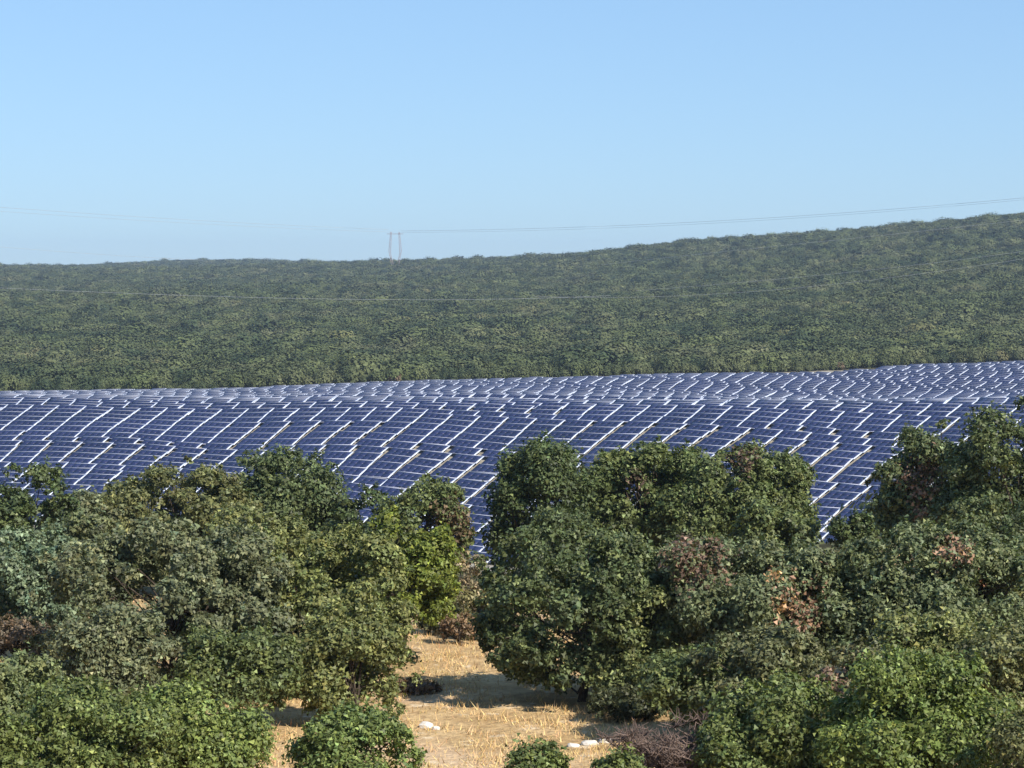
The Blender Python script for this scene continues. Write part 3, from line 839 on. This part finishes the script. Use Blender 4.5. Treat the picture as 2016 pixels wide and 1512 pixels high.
ng.links.new(na.outputs['Attribute'], cmb.inputs[1]); ng.links.new(na.outputs['Attribute'], mlt.inputs[0]); ng.links.new(mlt.outputs[0], cmb.inputs[2]); ng.links.new(cmb.outputs[0], iop.inputs['Scale'])
ng.links.new(iop.outputs[0], go.inputs[0])
md = wood.modifiers.new('scatter', 'NODES'); md.node_group = ng

# ------------------------------------------------------------------ dry grass and stones of the clearing
def grass():
    n = 200000
    uu = gg.uniform(-60, 2080, n); R = gg.uniform(44, 116, n)
    X = (uu - 1008) / F_PX * R; Y = R
    # patchy
    m = np.sin(X * 1.3 + np.sin(Y * .7) * 2) * np.sin(Y * .9 + X * .5) + gg.normal(0, .55, n)
    keep = (m > 0.05)
    clear = ((uu > 480) & (uu < 620)) | ((uu > 760) & (uu < 1300)) | (uu < 160)
    keep &= clear | (gg.random(n) < .25)
    X, Y, m = X[keep], Y[keep], m[keep]; n = len(X)
    Z = terrain(X, Y)
    h = gg.uniform(.03, .2, n) * gg.choice([.6, 1, 1.3], n) * (1 + .4 * np.clip(m, 0, 1.2)); w = gg.uniform(.010, .024, n)
    a = gg.uniform(0, 6.28, n); ln = gg.normal(0, .12, (n, 2))
    dx = np.cos(a) * w; dy = np.sin(a) * w
    V = np.stack([np.stack([X - dx, Y - dy, Z - .02], 1), np.stack([X + dx, Y + dy, Z - .02], 1), np.stack([X + ln[:, 0], Y + ln[:, 1], Z + h], 1)], 1).reshape(-1, 3)
    t = np.clip(gg.normal(1, .22, n), .45, 1.6)[:, None] * np.array([1, 1, 1]); t = t * (1 + gg.normal(0, .06, (n, 3)))
    o = link('dry_grass', mesh_np('dry_grass', V, 3, np.arange(3 * n), [GRASS], np.repeat(t, 3, 0)), kind='stuff')
    tag(o, 'straw-coloured dry grass between the oaks', 'grass')
grass()

def stone(xp, yp, D, sx, sy, sz, lab, seed):
    import bmesh
    bm = bmesh.new(); bmesh.ops.create_icosphere(bm, subdivisions=2, radius=1)
    g = random.Random(seed)
    for v in bm.verts:
        k = 1 + g.uniform(-.18, .18); v.co = Vector((v.co.x * sx * k, v.co.y * sy * k, max(-.2, v.co.z) * sz * k))
    me = bpy.data.meshes.new('stone'); bm.to_mesh(me); bm.free(); me.materials.append(ROCK)
    X = x_at(xp, D, yp); o = link('limestone_rock', me); o.location = (X, D, float(terrain(X, D)) + .02); o.rotation_euler.z = g.uniform(-.3, .3)
    tag(o, lab, 'rock')
def d_ground(xp, yp):
    for D in np.arange(45, 130, .25):
        if float(terrain(x_at(xp, D, yp), D)) > z_at(yp, D): return D
    return 75
for (xp, yp, sx, sz, lab, sd) in ((838, 1433, .26, .16, 'white limestone rock at the left of the clearing', 1), (858, 1438, .15, .10, 'small white stone touching the left limestone rock', 2),
                        (1192, 1462, .22, .16, 'brightest white rock at the right of the clearing', 3), (1160, 1466, .28, .12, 'flat white slab left of the brightest rock', 4), (1128, 1472, .2, .08, 'low pinkish stone at the left end of the right-hand rocks', 5)):
    stone(xp, yp, float(d_ground(xp, yp)), sx, sx * .8, sz, lab, sd)

# ------------------------------------------------------------------ pylon and power lines
def pylon():
    D = 3280.0; X = x_at(778, D, 515); gz = float(terrain(X, D)); root = empty('pylon', (X, D, gz)); tag(root, 'faint reddish lattice pylon with two masts on the skyline', 'pylon')
    H = z_at(457, D) - gz; T = Tubes(); w = 8.0
    def lattice(p0, p1, wd, n, r=.3):
        p0 = Vector(p0); p1 = Vector(p1)
        c = [[p0.lerp(p1, i / n) + Vector((sx * wd * (1 - .45 * i / n), sy * wd, 0)) for sx, sy in ((-1, -1), (1, -1), (1, 1), (-1, 1))] for i in range(n + 1)]
        for k in range(4):
            T.tube([tuple(c[0][k]), tuple(c[n][k])], [r, r], 4)
            for i in range(n): T.tube([tuple(c[i][k]), tuple(c[i + 1][(k + 1) % 4])], [r * .6, r * .6], 3)
    lattice((-2, 0, 0), (-w, 0, H * .5), 1.8, 6, .28); lattice((2, 0, 0), (w, 0, H * .5), 1.8, 6, .28)
    lattice((-w, 0, H * .5), (-w * .75, 0, H), 1.5, 6, .28); lattice((w, 0, H * .5), (w * .75, 0, H), 1.5, 6, .28)
    link('mast', T.mesh('mast', PYLON), root)
    T2 = Tubes()
    for dz in (0, 2.0): T2.tube([(-w * 1.5, 0, H - 2 - dz * .6), (w * 1.5, 0, H - 2 - dz * .6)], [.17, .17], 4)
    for i in range(10):
        x0 = -w * 1.5 + i * w * .3; T2.tube([(x0, 0, H - 3.2), (x0 + w * .15, 0, H - 2)], [.09, .09], 3); T2.tube([(x0 + w * .15, 0, H - 2), (x0 + w * .3, 0, H - 3.2)], [.09, .09], 3)
    link('crossarm', T2.mesh('crossarm', PYLON), root)
pylon()
def cable(pix, lab, r, group):
    pts = [(x_at(x, D, y), D, z_at(y, D)) for x, y, D in pix]
    # smooth curve through the points
    A = np.array(pts); t = np.array([p[0] for p in pix], float); co = [np.polyfit(t, A[:, k], min(3, len(t) - 1)) for k in range(3)]
    tt = np.linspace(t[0], t[-1], 40); Q = np.stack([np.polyval(c, tt) for c in co], 1)
    T = Tubes(); T.tube([tuple(q) for q in Q], [r] * 40, 5)
    o = link('power_cable', T.mesh('power_cable', CABLE)); tag(o, lab, 'cable', group)
G1 = 'high voltage cables across the sky'; G2 = 'low cables in front of the wood'
cable([(-500, 372, 2500), (0, 408, 2750), (230, 424, 2900), (500, 440, 3100), (765, 452, 3280)], 'upper cable from the left edge to the pylon top', .17, G1)
cable([(-500, 382, 2500), (0, 416, 2750), (230, 431, 2900), (500, 446, 3100), (775, 457, 3280)], 'second cable just under the upper one left of the pylon', .15, G1)
cable([(-500, 455, 2600), (50, 490, 2900), (230, 503, 3000), (400, 512, 3150)], 'short lowest cable above the skyline at the left', .15, 'lowest cable at left')
cable([(790, 455, 3280), (1000, 450, 3150), (1300, 441, 2950), (1600, 424, 2750), (1900, 399, 2600), (2500, 340, 2400)], 'cable rising from the pylon to the right edge', .17, G1)
cable([(790, 458, 3280), (1000, 454, 3150), (1300, 445, 2950), (1600, 428, 2750), (1900, 403, 2600), (2500, 345, 2400)], 'lower twin of the cable rising right from the pylon', .12, G1)
cable([(-500, 545, 1500), (0, 567, 1500), (240, 577, 1500), (480, 585, 1480), (900, 590, 1450), (1200, 582, 1430)], 'long pale cable crossing the wood at left and centre', .10, G2)
cable([(1050, 583, 1450), (1300, 584, 1420), (1488, 574, 1400), (1718, 550, 1380), (2016, 510, 1350), (2500, 430, 1300)], 'lowest pale cable crossing the wood at the right', .07, G2)
cable([(1250, 572, 1450), (1388, 564, 1430), (1588, 541, 1400), (1828, 522, 1380), (2010, 494, 1350), (2500, 410, 1300)], 'middle pale cable crossing the wood at the right', .07, G2)
cable([(1180, 521, 2300), (1318, 510, 2250), (1458, 487, 2200), (1700, 470, 2150), (2016, 432, 2100), (2500, 370, 2000)], 'highest pale cable crossing the wooded hill at the right', .10, G2)

# ------------------------------------------------------------------ haze
hz_m = bpy.data.materials.new('haze_air'); hz_m.use_nodes = True
hn = hz_m.node_tree; hn.nodes.remove(hn.nodes['Principled BSDF'])
pv = hn.nodes.new('ShaderNodeVolumePrincipled'); pv.inputs['Density'].default_value = 0.000065
pv.inputs['Color'].default_value = (0.60, 0.75, 1.0, 1); pv.inputs['Anisotropy'].default_value = 0.2
hn.links.new(pv.outputs[0], hn.nodes['Material Output'].inputs['Volume'])
zlo, zhi = -52.5, 112.0
hm = mesh_np('haze', np.array(box_verts(-7700, 7700, -7700, 7700, zlo, zhi), float), 4, np.array(BOXF), [hz_m])
hz = link('haze', hm, kind='stuff')
